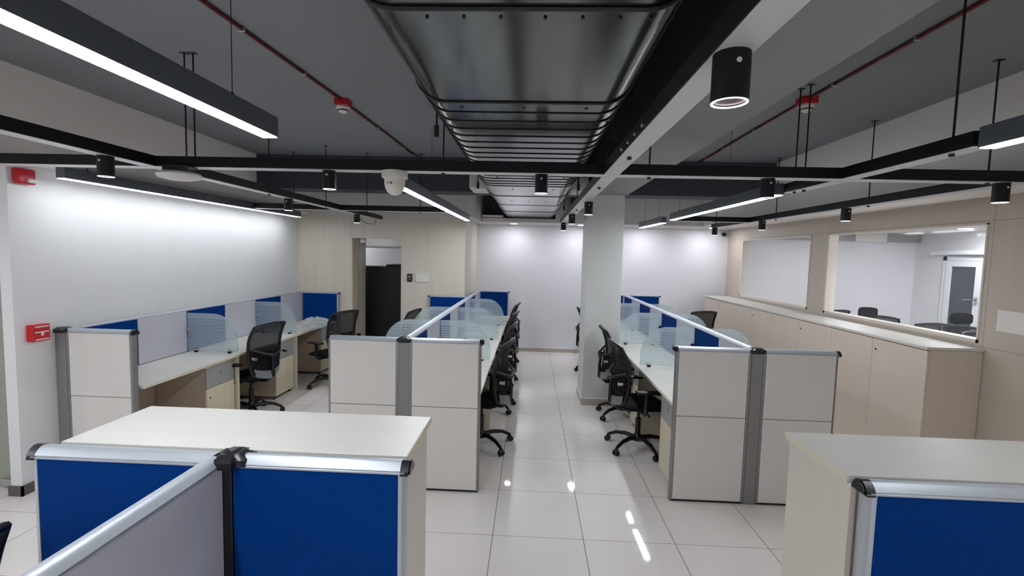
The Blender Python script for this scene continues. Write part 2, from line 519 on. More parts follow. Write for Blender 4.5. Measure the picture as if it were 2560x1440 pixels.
def endcap(bm, x, yc, s):
    """rounded black cap on the outer end of a rail running along x"""
    pr = railprof(12)
    zl = pr[0][1]
    prism(bm, [(x - s * 0.014, yc + u * 1.05, zl - 0.004 + (z - zl) * 1.16) for u, z in pr], (s * 0.026, 0, 0))
    prism(bm, [(x + s * 0.012, yc + u * 0.85, zl + (z - zl) * 0.9) for u, z in pr], (s * 0.005, 0, 0))

def end_panel(x0, x1, yf, label, thin=False, front=('lam_lite', 'lam_lite'), back='board', capside=1, zlow=0.0, group=None, cat='partition panel', trim_sides=(-1, 1)):
    """0.6 m wide panel; yf = y of the face turned to the camera; capside = side of the free end"""
    global THIN
    THIN = thin
    yc = yf + PT / 2
    t = thing('partition_panel', label, cat, ((x0 + x1) / 2, yc, 0), 0, group)
    b = nb(); box(b, x0 + 0.012, x1 - 0.012, yf + 0.008, yf + PT - 0.008, 0.012, 1.165)
    obj('core', b, M['grey'], t)
    b = nb(); rail_x(b, x0, x1, yc); obj('top_rail', b, M['alu'], t, True)
    for s in trim_sides:
        x = x0 if s < 0 else x1
        b = nb()
        free = (s == capside)
        wv = 0.020
        xa, xb = (x, x + wv) if s < 0 else (x - wv, x)
        if free:   # rounded edge profile with a groove
            pts = [(xb if s < 0 else xa, yf - 0.001), ]
            n = 8
            ce = (xa + 0.012) if s < 0 else (xb - 0.012)
            pts = [((xb if s < 0 else xa), yf - 0.001)]
            for k in range(n + 1):
                a = -PI / 2 + PI * k / n
                pts.append((ce + (-s * -1) * 0.012 * math.cos(a), yc + (PT / 2 + 0.001) * math.sin(a)))
            pts.append(((xb if s < 0 else xa), yf + PT + 0.001))
            prism(b, [(px, py, 0.012) for px, py in pts], (0, 0, 1.160))
        else:
            box(b, xa, xb, yf - 0.001, yf + PT + 0.001, 0.012, 1.170, bev=0.002)
        obj('side_trim', b, M['alu'] if (free and front[0] == 'blue') else M['aludark'], t, True)
    b = nb(); endcap(b, x1 if capside > 0 else x0, yc, capside); obj('end_cap', b, M['cap'], t, True)
    for (za, zb), m in zip(((0.674, 1.178 if thin else 1.172), (0.02, 0.668)), front):
        obj('tile', box(nb(), x0 + (0.021 if -1 in trim_sides else 0.002), x1 - 0.021, yf, yf + 0.012, za, zb, bev=0.0015), M[m], t, False,
            'blue fabric tile' if m == 'blue' else None)
    obj('tile', box(nb(), x0 + 0.021, x1 - 0.021, yf + PT - 0.012, yf + PT, 0.02, 1.16, bev=0.0015), M[back], t)
    THIN = False
    obj('shadow_gap_strip', box(nb(), x0 + 0.004, x1 - 0.004, yf + 0.006, yf + PT - 0.006, 0, 0.013), M['cap'], t)  # black strip stands in for the shadow gap below the panel
    return t

def post(x, yf, label, wdt=0.085, arms=None, mat_='aludark', group='posts joining the partition panels'):
    t = thing('partition_post', label, 'post', (x, yf + PT / 2, 0), 0, group)
    b = nb(); box(b, x - wdt / 2, x + wdt / 2, yf - 0.002, yf + PT + 0.002, 0.004, 1.168, bev=0.003); obj('post_body', b, M[mat_], t)
    # four-way curved cap
    b = nb(); yc = yf + PT / 2
    A, Bq = arms or (wdt / 2 + 0.016, PT / 2 + 0.022)
    pts = []
    for sx, sy in ((1, 1), (-1, 1), (-1, -1), (1, -1)):
        for k in range(7):
            a = k / 6
            # from (A, 0.034) to (0.034, B) with a concave curve
            if (sx * sy) > 0: a0 = a
            else: a0 = 1 - a
            # concave flank between the tip of one arm and the tip of the next
            px = 0.033 + (A - 0.033) * (1 - a0) ** 2.2
            py = 0.033 + (Bq - 0.033) * a0 ** 2.2
            pts.append((sx * px, sy * py))
    lo = [b.verts.new((x + px, yc + py, 1.172)) for px, py in pts]
    mid = [b.verts.new((x + px, yc + py, 1.194)) for px, py in pts]
    hi = [b.verts.new((x + px * 0.55, yc + py * 0.55, 1.210)) for px, py in pts]
    n = len(pts)
    b.faces.new(list(reversed(lo))); b.faces.new(hi)
    for r1, r2 in ((lo, mid), (mid, hi)):
        for k in range(n): b.faces.new((r1[k], r1[(k + 1) % n], r2[(k + 1) % n], r2[k]))
    obj('post_cap', b, M['cap'], t, True)
    return t

def spine(xc, y0, y1, label, thin=False, right=None, left=None, step=0.6, ystart=None, lowmat='ped_side'):
    t = thing('partition_spine', label, 'partition', (xc, (y0 + y1) / 2, 0))
    global THIN
    THIN = thin
    obj('core', box(nb(), xc - PT / 2 + 0.008, xc + PT / 2 - 0.008, y0, y1, 0.012, 1.165), M['grey'], t)
    b = nb(); rail_y(b, y0, y1, xc); obj('top_rail', b, M['alu'], t, True)
    for s, pat in ((1, right), (-1, left)):
        if not pat: continue
        xa, xb = (xc + PT / 2 - 0.009, xc + PT / 2) if s > 0 else (xc - PT / 2, xc - PT / 2 + 0.009)
        y = y0
        for k in pat:
            ye = min(y + step, y1)
            obj('tile', box(nb(), xa, xb, y + 0.003, ye - 0.003, 0.755, 1.182 if thin else 1.172, bev=0.001), M['blue' if k == 'B' else 'board'], t, False,
                'blue fabric tile' if k == 'B' else 'pale grey marker tile')
            y = ye
        obj('lower_tile', box(nb(), xa, xb, y0, y1, 0.02, 0.72), M[lowmat], t)
    THIN = False
    return t

# ---- group against the left wall
XS0 = -3.64
end_panel(-3.60, -3.07, 3.44, 'white laminate end panel of the desk row along the bare white wall', capside=1)
post(-3.645, 3.44, 'grey post of the wall-side desk row, in the corner by the red call point')
spine(XS0, 3.50, 7.19, 'low partition of blue and pale tiles running along the white wall', thin=True, right='BWBWBW', step=0.615)
end_panel(-3.61, -3.02, 7.185, 'bright blue end panel beside the plastic-wrapped chair, far end of the wall-side desks', thin=True, front=('blue', 'lam'), capside=1)
# ---- centre group
XC = -0.957
end_panel(-1.555, -1.0, 3.50, 'white laminate end panel of the middle desk block, on the side of the black doorway', capside=-1)
post(XC, 3.50, 'grey post where the two white end panels of the middle desk block meet')
end_panel(-0.915, -0.36, 3.50, 'white laminate end panel of the middle desk block, on the side of the aisle', capside=1)
spine(XC, 3.56, 8.42, 'long tiled partition down the middle desk block under the angled ceiling lamp', right='BWBWBWBW', left='WBWBWBWB', step=0.6075)
end_panel(-1.575, -0.99, 7.165, 'blue end panel of the middle desk block against the beige laminate wall', thin=True, front=('blue', 'lam'), capside=-1)
end_panel(-0.925, -0.385, 8.42, 'blue end panel of the middle desk block nearest the far white wall', thin=True, front=('blue', 'lam'), capside=1)
# ---- right group
X2 = 1.716
end_panel(1.115, 1.672, 3.51, 'white laminate end panel of the desk block by the pillar, beside the near aisle chair', capside=-1)
post(X2, 3.51, 'grey post where the two white end panels of the pillar-side block meet')
end_panel(1.76, 2.31, 3.51, 'white laminate end panel of the pillar-side block, in front of the long low cabinets', capside=1)
spine(X2, 3.57, 8.37, 'long tiled partition down the desk block beside the white pillar', right='BWBWBWBW', left='WBWBWBWB', step=0.6)
end_panel(1.75, 2.315, 8.37, 'blue end panel of the pillar-side block on the side of the low cabinets', thin=True, front=('blue', 'lam'), capside=1)
end_panel(1.12, 1.68, 8.37, 'blue end panel of the pillar-side block hidden behind the pillar', thin=True, front=('blue', 'lam'), capside=-1)
# ---- near groups (blue backs of the storage cabinets)
YN = 1.39
end_panel(-1.59, -0.96, YN, 'blue panel at the back of the near storage cabinet, beyond the diagonal rail', front=('blue', 'blue'), back='lam', capside=-1)
post(-0.943, YN, 'black capped post where the near diagonal partition meets the blue panels', wdt=0.032, mat_='cap', arms=(0.062, 0.06))
end_panel(-0.926, -0.375, YN, 'blue panel at the back of the near storage cabinet, with the cap by the aisle', trim_sides=(1,), front=('blue', 'blue'), back='lam', capside=1)
sp = spine(-0.986, -1.05, YN, 'near low partition with pale grey tiles and a broad aluminium rail running under the camera', right='WWWW', left='WWWW', step=0.611)
end_panel(1.035, 1.575, YN, 'blue panel with an oval black cap at the back of the storage cabinet by the low cupboards', front=('blue', 'blue'), back='lam', capside=-1)
post(1.62, YN, 'post between the two blue panels of the storage cabinet by the low cupboards', wdt=0.06, mat_='cap')
end_panel(1.66, 2.215, YN, 'blue panel of the storage cabinet by the low cupboards, on the side of the window wall', front=('blue', 'blue'), back='lam', capside=1)

# ================================================================== DESKS
DZ = 0.75
def desk(xs, s, y0, y1, label, dep=0.545, gable='far', group=None, cable=True):
    """xs = face of the spine; s = +1 desk extends to +x"""
    xa, xb = sorted((xs, xs + s * dep))
    t = thing('desk', label, 'desk', ((xa + xb) / 2, (y0 + y1) / 2, 0), 0, group)
    obj('desktop', box(nb(), xa, xb, y0 + 0.001, y1 - 0.001, DZ - 0.025, DZ, bev=0.002), M['top'], t)
    e = xb if s > 0 else xa
    obj('edge_band', box(nb(), min(e, e + s * 0.002), max(e, e + s * 0.002), y0 + 0.001, y1 - 0.001, DZ - 0.025, DZ - 0.002), M['edge'], t)
    gy = y1 - 0.02 if gable == 'far' else y0 + 0.002
    obj('gable_panel', box(nb(), xa + 0.01, xb - 0.01, gy, gy + 0.018, 0.0, DZ - 0.026), M['edge'], t)
    obj('modesty_panel', box(nb(), min(xs + s * 0.004, xs + s * 0.016), max(xs + s * 0.004, xs + s * 0.016), y0 + 0.03, y1 - 0.03, 0.02, 0.70), M['ped_side'], t)
    return t

def pedestal(xs, s, y0, label, group, dep=0.47, wd=0.42):
    xa, xb = sorted((xs + s * 0.02, xs + s * dep))
    f = xb if s > 0 else xa
    t = thing('pedestal', label, 'drawer pedestal', ((xa + xb) / 2, y0 + wd / 2, 0), 0, group)
    obj('carcass', box(nb(), xa, xb, y0, y0 + wd, 0.045, 0.72), M['ped_side'], t)
    def fr(z0_, z1_, m, nm, lock):
        p = obj(nm, box(nb(), min(f, f + s * 0.018), max(f, f + s * 0.018), y0 + 0.003, y0 + wd - 0.003, z0_, z1_, bev=0.002), M[m], t)
        q = f + s * 0.018
        obj('lock', cyl(nb(), (q, lock[0], lock[1]), (q + s * 0.004, lock[0], lock[1]), 0.008), M['chrome' if nm == 'drawer' else 'blk'], p)
        return p
    fr(0.495, 0.685, 'grey', 'drawer', (y0 + wd / 2, 0.62))
    fr(0.05, 0.49, 'ped', 'door', (y0 + 0.05, 0.40))
    obj('pull_lip', box(nb(), min(f, f + s * 0.02), max(f, f + s * 0.02), y0 + 0.003, y0 + wd - 0.003, 0.69, 0.703, bev=0.002), M['edge'], t)
    for yy in (y0 + 0.03, y0 + wd - 0.03):
        for xx in (xa + 0.03, xb - 0.03):
            obj('foot', cyl(nb(), (xx, yy, 0), (xx, yy, 0.046), 0.012, seg=10), M['blk'], t)
    return t

def screen(xs, s, y, label, group, dep=0.54):
    """etched quarter-round glass standing on the desk joint"""
    t = thing('glass_screen', label, 'glass desk screen', (xs + s * dep / 2, y, DZ), 0, group)
    a, R = 0.27, 0.30
    pts = [(xs + s * 0.006, DZ + 0.012), (xs + s * 0.006, 1.165)]
    for k in range(15):
        th = PI / 2 - (PI / 2) * k / 14
        pts.append((xs + s * (dep - a + a * math.cos(th)), 1.165 - R + R * math.sin(th)))
    pts.append((xs + s * dep, DZ + 0.012))
    obj('glass_sheet', prism(nb(), [(px, y - 0.004, pz) for px, pz in pts], (0, 0.008, 0)), M['screen'], t)
    for dx, dz in ((dep - 0.09, 0.018), (0.10, 0.018)):
        b = nb(); cyl(b, (xs + s * dx, y - 0.013, DZ + dz), (xs + s * dx, y + 0.013, DZ + dz), 0.021)
        box(b, xs + s * dx - 0.02, xs + s * dx + 0.02, y - 0.013, y + 0.013, DZ, DZ + dz)
        obj('clamp', b, M['chrome'], t, True)
    b = nb(); cyl(b, (xs + s * 0.022, y - 0.012, 0.99), (xs + s * 0.022, y + 0.012, 0.99), 0.018)
    obj('clamp', b, M['chrome'], t, True)
    return t

BAY = 1.2
ordw = ['first', 'second', 'third', 'fourth']
rows = [
    # spine face, direction, start, bays, name of the row, where the pedestal stands in the bay
    (XS0 + PT / 2, 1, 3.505, 3, 'of the row along the white wall', 'far', 1.225, 0.57),
    (XC + PT / 2, 1, 3.565, 4, 'on the aisle side of the middle block', 'near', 1.21, 0.55),
    (XC - PT / 2, -1, 3.565, 3, 'on the doorway side of the middle block', 'near', 1.20, 0.55),
    (X2 - PT / 2, -1, 3.575, 4, 'on the pillar side of the pillar block', 'near', 1.195, 0.56),
    (X2 + PT / 2, 1, 3.575, 4, 'on the cabinet side of the pillar block', 'near', 1.195, 0.56),
]
for xs, s, ys, n, nm, ped, bay, dep in rows:
    for k in range(n):
        a = ys + k * bay
        gp = 'desks ' + nm
        desk(xs, s, a, a + bay, 'white topped desk, %s from the front %s' % (ordw[k], nm), dep=dep, gable='far', group=gp)
        if k < n - 1:
            screen(xs, s, a + bay, 'etched glass screen between desk %s and %s %s' % (ordw[k], ordw[k + 1], nm), 'glass screens ' + nm, dep=dep - 0.02)
        py = a + bay - 0.46 if ped == 'far' else a + 0.03
        pedestal(xs, s, py, 'grey drawer pedestal under the %s desk %s' % (ordw[k], nm), 'pedestals ' + nm, dep=dep - 0.06)
# desks of the near groups, below the picture's edge
desk(-0.956, 1, 0.14, 1.385, 'white desk top right of the near diagonal partition', dep=0.55)
desk(1.59, -1, 0.14, 1.385, 'white desk top in front of the near right blue panel', dep=0.55)

# ================================================================== STORAGE CABINETS
def storage(x0, x1, y0, y1, label):
    t = thing('storage_cabinet', label, 'storage cabinet', ((x0 + x1) / 2, (y0 + y1) / 2, 0))
    obj('top_board', box(nb(), x0, x1, y0, y1, 1.175, 1.2, bev=0.0015), M['top'], t)
    e = 0.0016
    obj('edge_band', box(nb(), x0 - e, x0, y0, y1, 1.176, 1.199), M['edge'], t); obj('edge_band', box(nb(), x1, x1 + e, y0, y1, 1.176, 1.199), M['edge'], t)
    for xx in (x0 + 0.012, x1 - 0.03):
        obj('side_panel', box(nb(), xx, xx + 0.018, y0, y1 - 0.03, 0.0, 1.175), M['lam'], t)
    obj('carcass', box(nb(), x0 + 0.03, x1 - 0.03, y0 + 0.002, y1 - 0.04, 0.06, 1.17), M['ped_side'], t)
    n = 2
    wd = (x1 - x0 - 0.024) / n
    for k in range(n):
        a = x0 + 0.012 + k * wd
        d = obj('door', box(nb(), a + 0.002, a + wd - 0.002, y1 - 0.03, y1 - 0.011, 0.06, 1.165, bev=0.0015), M['lam'], t)
        lx = a + wd - 0.05 if k == 0 else a + 0.05
        obj('lock', cyl(nb(), (lx, y1 - 0.012, 0.75), (lx, y1 - 0.006, 0.75), 0.009), M['blk'], d)
    obj('plinth', box(nb(), x0 + 0.03, x1 - 0.03, y1 - 0.07, y1 - 0.05, 0, 0.06), M['cap'], t)
    return t
storage(-1.555, -0.386, YN + PT + 0.005, 1.826, 'big white-topped storage cabinet behind the two near blue panels at the diagonal rail')
storage(1.01, 2.2, YN + PT + 0.005, 1.815, 'white-topped storage cabinet near the window wall, behind a blue panel with a black oval cap')

# long low cabinets under the windows
CY0, CW = 3.875, 1.215
for k in range(4):
    a = CY0 + k * CW
    t = thing('low_cabinet', 'beige two-door low cabinet under the windows, %s from the open end of the row' % ordw[k], 'low cabinet', (3.44, a + CW / 2, 0), 0, 'low cabinets under the windows')
    obj('carcass', box(nb(), 3.262, XR - 0.004, a + 0.0005, a + CW - 0.0005, 0.06, 1.172), M['ped_side'] if k else M['cab'], t)
    for j in range(2):
        c = a + j * CW / 2
        d = obj('door', box(nb(), 3.243, 3.261, c + 0.0015, c + CW / 2 - 0.0015, 0.065, 1.168, bev=0.0012), M['cab'], t)
        if j == 0:
            obj('lock', cyl(nb(), (3.243, c + CW / 2 - 0.045, 1.07), (3.239, c + CW / 2 - 0.045, 1.07), 0.0085), M['blk'], d)
    obj('plinth', box(nb(), 3.29, 3.31, a, a + CW, 0, 0.06), M['cap'], t)
tag(obj('cabinet_worktop', box(nb(), 3.225, XR - 0.004, CY0 - 0.012, CY0 + 4 * CW + 0.01, 1.176, 1.20, bev=0.002), M['top']),
    'long beige worktop on the low cabinets, running under both windows', 'worktop')

# ================================================================== CEILING SERVICES
TZ, TH, TW = 2.346, 0.062, 0.095
def track(p0, p1, label, rods=(), wd=TW, group='black ceiling lighting tracks'):
    """black box track; p0,p1 = (x,y) ends of the centre line"""
    (xa, ya), (xb, yb) = p0, p1
    t = thing('lighting_track', label, 'lighting track', ((xa + xb) / 2, (ya + yb) / 2, TZ), 0, group)
    b = nb()
    if abs(xb - xa) > abs(yb - ya):
        box(b, min(xa, xb), max(xa, xb), ya - wd / 2, ya + wd / 2, TZ, TZ + TH, bev=0.002)
        c = nb(); box(c, min(xa, xb) + .004, max(xa, xb) - .004, ya - wd / 2 + 0.003, ya + wd / 2 - 0.003, TZ - 0.0015, TZ)
    else:
        box(b, xa - wd / 2, xa + wd / 2, min(ya, yb), max(ya, yb), TZ, TZ + TH, bev=0.002)
        c = nb(); box(c, xa - wd / 2 + 0.003, xa + wd / 2 - 0.003, min(ya, yb) + .004, max(ya, yb) - .004, TZ - 0.0015, TZ)
    obj('track_body', b, M['track'], t)
    obj('track_underside', c, M['track_under'], t, label='underside of the track, coloured paler for the light on it')  # pale colour stands in for light falling on the underside
    for (rx, ry, rz_) in rods:
        q = nb(); cyl(q, (rx, ry, TZ - 0.012), (rx, ry, rz_), 0.0048, seg=10)
        cyl(q, (rx, ry, TZ - 0.014), (rx, ry, TZ - 0.003), 0.011, seg=6)
        box(q, rx - 0.022, rx + 0.022, ry - 0.016, ry + 0.016, rz_ - 0.004, rz_)
        obj('hanger_rod', q, M['rod'], t)
    return t
Y1, Y2L, Y2R = 2.835, 5.60, 6.10
XT1, XT2, XT3, XT4 = -2.345, 0.458, 1.815, 2.79
track((-3.44, Y1), (2.88, Y1), 'longest black track crossing the whole room below the air duct',
      rods=((-2.14, Y1, H), (-2.085, Y1, H), (-0.545, Y1, H), (0.69, Y1 + 0.02, 2.62), (2.62, Y1, H)))
track((XT1, -3.0), (XT1, Y1 - TW / 2 - 0.001), 'black track above the left desks, coming from behind the camera to the crossing', rods=((XT1, 0.3, H), (XT1, 1.6, H)))
track((XT1, Y1 + TW / 2 + 0.001), (XT1 + 0.0, 7.12), 'black track over the left desks from the crossing to the doorway wall', rods=((XT1, 4.1, H), (XT1, 5.25, H)))
track((XT2, -3.0), (XT2, Y1 - TW / 2 - 0.001), 'black track beside the duct with four bright bolts and the near spotlight', rods=((XT2, 2.3, H), (XT2, 0.2, H)))
track((XT2, Y1 + TW / 2 + 0.001), (XT2, 7.0), 'black track between the duct and the pillar, carrying three small spotlights', rods=((XT2, 3.3, H), (XT2, 4.9, H)))
track((XT3, 1.99), (XT3, Y1 - TW / 2 - 0.001), 'short black track between the right near lamp and the crossing', rods=((1.80, 2.12, H),))
track((XT3, Y1 + TW / 2 + 0.001), (XT3 - 0.02, 3.40), 'short black track between the crossing and the lamp above the pillar block', rods=((XT3, 3.24, H), (XT3 - .02, 3.32, H)))
track((XT4, Y1 + TW / 2 + 0.001), (XT4, 7.3), 'black track along the window wall with three spotlights', rods=((XT4, 4.03, H), (XT4, 5.5, H)))
track((-3.37, Y2L), (XT1 - TW / 2 - 0.001, Y2L), 'short far black track between the wall lamp and the left desks track', rods=((-2.9, Y2L, H),))
track((XT1 + TW / 2 + 0.001, Y2L), (-1.0, Y2L), 'far black track from the left desks to the middle lamp', rods=((-2.0, Y2L, H), (-1.35, Y2L, H)))
track((1.82, Y2R), (XT4 - TW / 2 - 0.001, Y2R), 'far black track joining the two right-hand lamps to the window wall track', rods=((2.35, Y2R, H),))
# bolts on the side of the near centre track
for k, yy in enumerate((1.94, 2.06, 2.22, 2.35)):
    pass
bt = [o for o in COL.objects if o.get('label', '').startswith('black track beside the duct with four')][0]
for yy in (1.83, 1.96, 2.10, 2.24):
    b = nb(); cyl(b, (XT2 - TW / 2 - 0.007, yy, TZ + 0.022), (XT2 - TW / 2, yy, TZ + 0.022), 0.009, seg=12)
    obj('bolt', b, M['bolt'], bt, True)

# cylinder spotlights
def spotlight(x, y, label, L=0.112, R=0.0385):
    t = thing('track_spotlight', label, 'spotlight', (x, y, TZ - L), 0, 'black cylinder spotlights on the ceiling tracks')
    zb = TZ - L
    b = nb()
    lathe(b, [(R - 0.006, zb + 0.012), (R - 0.006, zb), (R, zb), (R, zb + L - 0.0016), (R - 0.004, TZ - 0.0016)], (x, y, 0), 32)
    obj('cylinder_body', b, M['track'], t, True)
    b = nb(); lathe(b, [(R - 0.0065, zb + 0.001), (R - 0.0065, zb - 0.0015), (R - 0.001, zb - 0.0015), (R - 0.001, zb + 0.001)], (x, y, 0), 32, True)
    obj('trim_ring', b, M['ring'], t, True)
    b = nb(); lathe(b, [(0.006, zb - 0.001), (R - 0.007, zb + 0.003), (R - 0.007, zb + 0.01), (0.006, zb + 0.01)], (x, y, 0), 24)
    obj('lens', b, M['bulb'], t)
    b = nb(); cyl(b, (x, y - R - 0.002, TZ - 0.03), (x, y - R + 0.004, TZ - 0.03), 0.006, seg=12)
    obj('screw', b, M['track_under'], t)
    return t
spotlight(XT2, 1.15, 'large near black cylinder spotlight with a glowing ring, right of the air duct', R=0.0425)
for x, y, lb in ((-2.345, 2.50, 'black cylinder spotlight at the left track crossing, in front of the wall lamp'),
                 (-1.245, Y1, 'black cylinder spotlight on the long cross track, left of the security camera'),
                 (0.048, Y1, 'black cylinder spotlight on the long cross track, right below the air duct'),
                 (1.378, Y1, 'black cylinder spotlight on the long cross track, above the end of the right lamp'),
                 (2.70, Y1, 'black cylinder spotlight on the long cross track at the window wall'),
                 (-2.345, 4.43, 'black cylinder spotlight on the left desks track, halfway to the doorway wall'),
                 (-2.33, 6.15, 'small black cylinder spotlight in front of the doorway wall'),
                 (XT2 + 0.04, 4.20, 'black cylinder spotlight touching the pillar outline, nearest of three on its track'),
                 (XT2, 5.45, 'small black cylinder spotlight left of the pillar, middle of three'),
                 (XT2, 6.85, 'smallest black cylinder spotlight left of the pillar, last of three'),
                 (XT4 - 0.02, 4.27, 'black cylinder spotlight on the window wall track, above the big window'),
                 (XT4 - 0.03, 5.75, 'black cylinder spotlight on the window wall track, above the smaller window'),
                 (XT4 - 0.03, 7.2, 'smallest black cylinder spotlight by the far right corner')):
    spotlight(x, y, lb)

def linear_lamp(p0, p1, label, wires=(0.2, 0.8), z=2.33, h=0.085, wd=0.068, led='led'):
    (xa, ya), (xb, yb) = p0, p1
    t = thing('linear_lamp', label, 'ceiling lamp', ((xa + xb) / 2, (ya + yb) / 2, z), 0, 'linear LED lamps')
    def sl(bm, w0, za, zb_, inset=0.0):
        d = Vector((xb - xa, yb - ya, 0)).normalized(); n = Vector((d.y, -d.x, 0)) * w0 / 2
        A = Vector((xa, ya, za)) + d * inset; B = Vector((xb, yb, za)) - d * inset
        prism(bm, [A - n, A + n, B + n, B - n], (0, 0, zb_ - za))
    b = nb(); sl(b, wd, z + 0.004, z + h); obj('housing', b, M['housing'], t)
    b = nb(); sl(b, wd - 0.008, z, z + 0.006, 0.004); obj('diffuser', b, M[led], t)
    for f in wires:
        x = xa + (xb - xa) * f; y = ya + (yb - ya) * f
        b = nb(); cyl(b, (x, y, z + h), (x, y, H if x > -3.4 and x < 2.85 else ZS), 0.0016, seg=6); cyl(b, (x, y, z + h), (x, y, z + h + 0.02), 0.006, seg=8)
        obj('suspension_wire', b, M['rod'], t)
    return t
linear_lamp((-1.122, -1.6), (-1.122, 1.975), 'large bright linear lamp nearest the camera, above the diagonal partition', wires=(0.2, 0.93))
linear_lamp((-3.42, 3.28), (-3.42, 6.75), 'linear lamp washing the white wall above the wall-side desks', wires=(0.06, 0.9), led='led_dim')
linear_lamp((-0.97, 3.42), (-0.93, 6.72), 'linear lamp over the middle desk block, starting at the white security camera', wires=(0.3, 0.95))
linear_lamp((1.80, -1.6), (1.80, 1.965), 'linear lamp at the edge by the window wall, only its end in sight', wires=(0.2, 0.93), led='led_dim')
linear_lamp((1.745, 3.42), (1.71, 5.80), 'linear lamp over the pillar-side block, right of the pillar', wires=(0.35, 0.9))
linear_lamp((1.745, 6.30), (1.71, 7.45), 'short linear lamp beyond the pillar, last in its line', wires=(0.2, 0.8))
linear_lamp((-3.42, -1.0), (-3.42, 2.2), 'added unseen linear lamp along the open left side, behind the camera', wires=(0.1, 0.9))  # this and the next three: unseen lamps added to light from behind
linear_lamp((1.1, -4.2), (1.1, -1.8), 'added unseen linear lamp over the rear aisle behind the camera', wires=(0.1, 0.9))
linear_lamp((-2.9, -4.2), (-2.9, -1.8), 'added unseen linear lamp at the rear left behind the camera', wires=(0.1, 0.9))
linear_lamp((2.6, -4.2), (2.6, -1.8), 'added unseen linear lamp at the rear right behind the camera', wires=(0.1, 0.9))

def downlight(x, y, label, r=0.055, z=ZS, s='round'):
    t = thing('downlight', label, 'downlight', (x, y, z), 0, 'recessed white downlights')
    b = nb(); lathe(b, [(r, z - 0.006), (r + 0.012, z - 0.004), (r + 0.012, z), (r, z)], (x, y, 0), 28, True); obj('trim_ring', b, M['upvc'], t, True)
    b = nb(); lathe(b, [(0.004, z - 0.007), (r, z - 0.0065), (r, z - 0.002), (0.004, z - 0.002)], (x, y, 0), 28); obj('lens', b, M['down'], t)
downlight(-0.327, 8.45, 'square-looking bright downlight above the far aisle wall, below the duct end')
downlight(0.875, 8.45, 'bright downlight touching the pillar, above the far white wall')
downlight(2.05, 8.45, 'downlight right of the pillar, behind the short linear lamp')
downlight(3.2, 8.45, 'downlight in the far right corner above the low cabinets')
downlight(6.5, 7.3, 'round downlight in the meeting room behind the big window', r=0.085)
downlight(4.9, 7.3, 'meeting room downlight above the row of chairs', r=0.085)
downlight(6.3, 5.0, 'meeting room downlight out of sight beside the window', r=0.085)
downlight(4.8, 4.6, 'meeting room downlight close behind the window wall', r=0.085)
linear_lamp((4.6, 3.6), (4.6, 5.6), 'added linear fill lamp in the meeting room, out of sight beside the window', wires=(0.1,), z=2.3)  # both meeting room linear lamps are added to brighten the room
linear_lamp((5.9, 3.5), (5.9, 5.9), 'added linear fill lamp in the meeting room, out of sight', wires=(0.1,), z=2.3)
downlight(-2.95, 8.2, 'added fill downlight in the corridor beyond the doorway', z=ZS, r=0.05)  # corridor downlights are added to brighten the view through the doorway
downlight(-4.2, 9.9, 'added fill downlight in the corridor, far beyond the doorway', z=ZS, r=0.07)
downlight(-1.7, 10.0, 'added fill downlight in the corridor behind the rounded bulkhead', z=ZS, r=0.06)
struct('ceiling_corridor', box(nb(), -5.3, -1.13, YD + 0.6, 10.5, ZS, ZS + 0.05), M['soffit'])

# ---- air duct
t = thing('air_duct', 'big galvanised air duct with rounded corners and dark ribs hanging from the slab', 'air duct', (-0.04, 4, 2.5))
DC, DW, DB, DHt = -0.05, 0.46, 2.50, 0.42
def rsect(y, gx=0.0, gz=0.0, n=7):
    """rounded rectangle section at y"""
    pts = []
    R = 0.135
    x0, x1, zb, zt = DC - DW - gx, DC + DW + gx, DB - gz, DB + DHt + gz
    for cx_, cz_, a0 in ((x1 - R, zb + R, -PI / 2), (x1 - R, zt - R, 0), (x0 + R, zt - R, PI / 2), (x0 + R, zb + R, PI)):
        for k in range(n + 1):
            a = a0 + (PI / 2) * k / n
            pts.append(Vector((cx_ + R * math.cos(a), y, cz_ + R * math.sin(a))))
    return pts
def loft(bm, secs):
    rings = [[bm.verts.new(p) for p in s_] for s_ in secs]
    for A, B in zip(rings[:-1], rings[1:]):
        n = len(A)
        for k in range(n): bm.faces.new((A[k], A[(k + 1) % n], B[(k + 1) % n], B[k]))
    bm.faces.new(rings[0]); bm.faces.new(list(reversed(rings[-1])))
ys = [-3.0, 1.24, 2.0]
for a, c in ((-3.0, -0.2), (-0.19, 1.245), (1.255, 2.0)):
    b = nb(); loft(b, [rsect(a), rsect(c)]); obj('duct_section', b, M['duct'], t, True)
b = nb()
secs = []
y = 2.0
while y < 8.28:        # ribbed sections: slight waves between the ribs
    secs.append(rsect(y)); secs.append(rsect(y + 0.07, 0.0015, 0.0015)); y += 0.14
loft(b, secs)
obj('ribbed_section', b, M['duct'], t, True)
def hoop(y, r, g):
    q = nb(); tube(q, rsect(y, g, g), r, 6, closed=True); return q
for y in (1.25, -0.195): obj('joint_flange', hoop(y, 0.007, 0.003), M['duct_rib'], t, True)
y = 2.0
k = 0
while y < 8.1:
    obj('rib', hoop(y, 0.0036 if k else 0.006, 0.002), M['duct_rib'], t, True)
    k += 1
    y += 0.14 if y < 4.3 else (0.75 if y < 5 else 0.9)
for yy, xsl in ((2.07, (-0.32, -0.05, 0.22)), (1.30, (-0.3, -0.2, -0.1, 0.02, 0.12, 0.22, 0.3)), (3.9, (-.3, 0.0, .25)), (4.6, (-.2, 0.1, .2)), (5.6, (-.25, -.05, .15))):
    for xx in xsl:
        b = nb(); cyl(b, (xx, yy, DB - 0.004), (xx, yy, DB + 0.001), 0.008 if yy > 1.5 else 0.005, seg=10)
        obj('screw', b, M['duct_rib'], t)
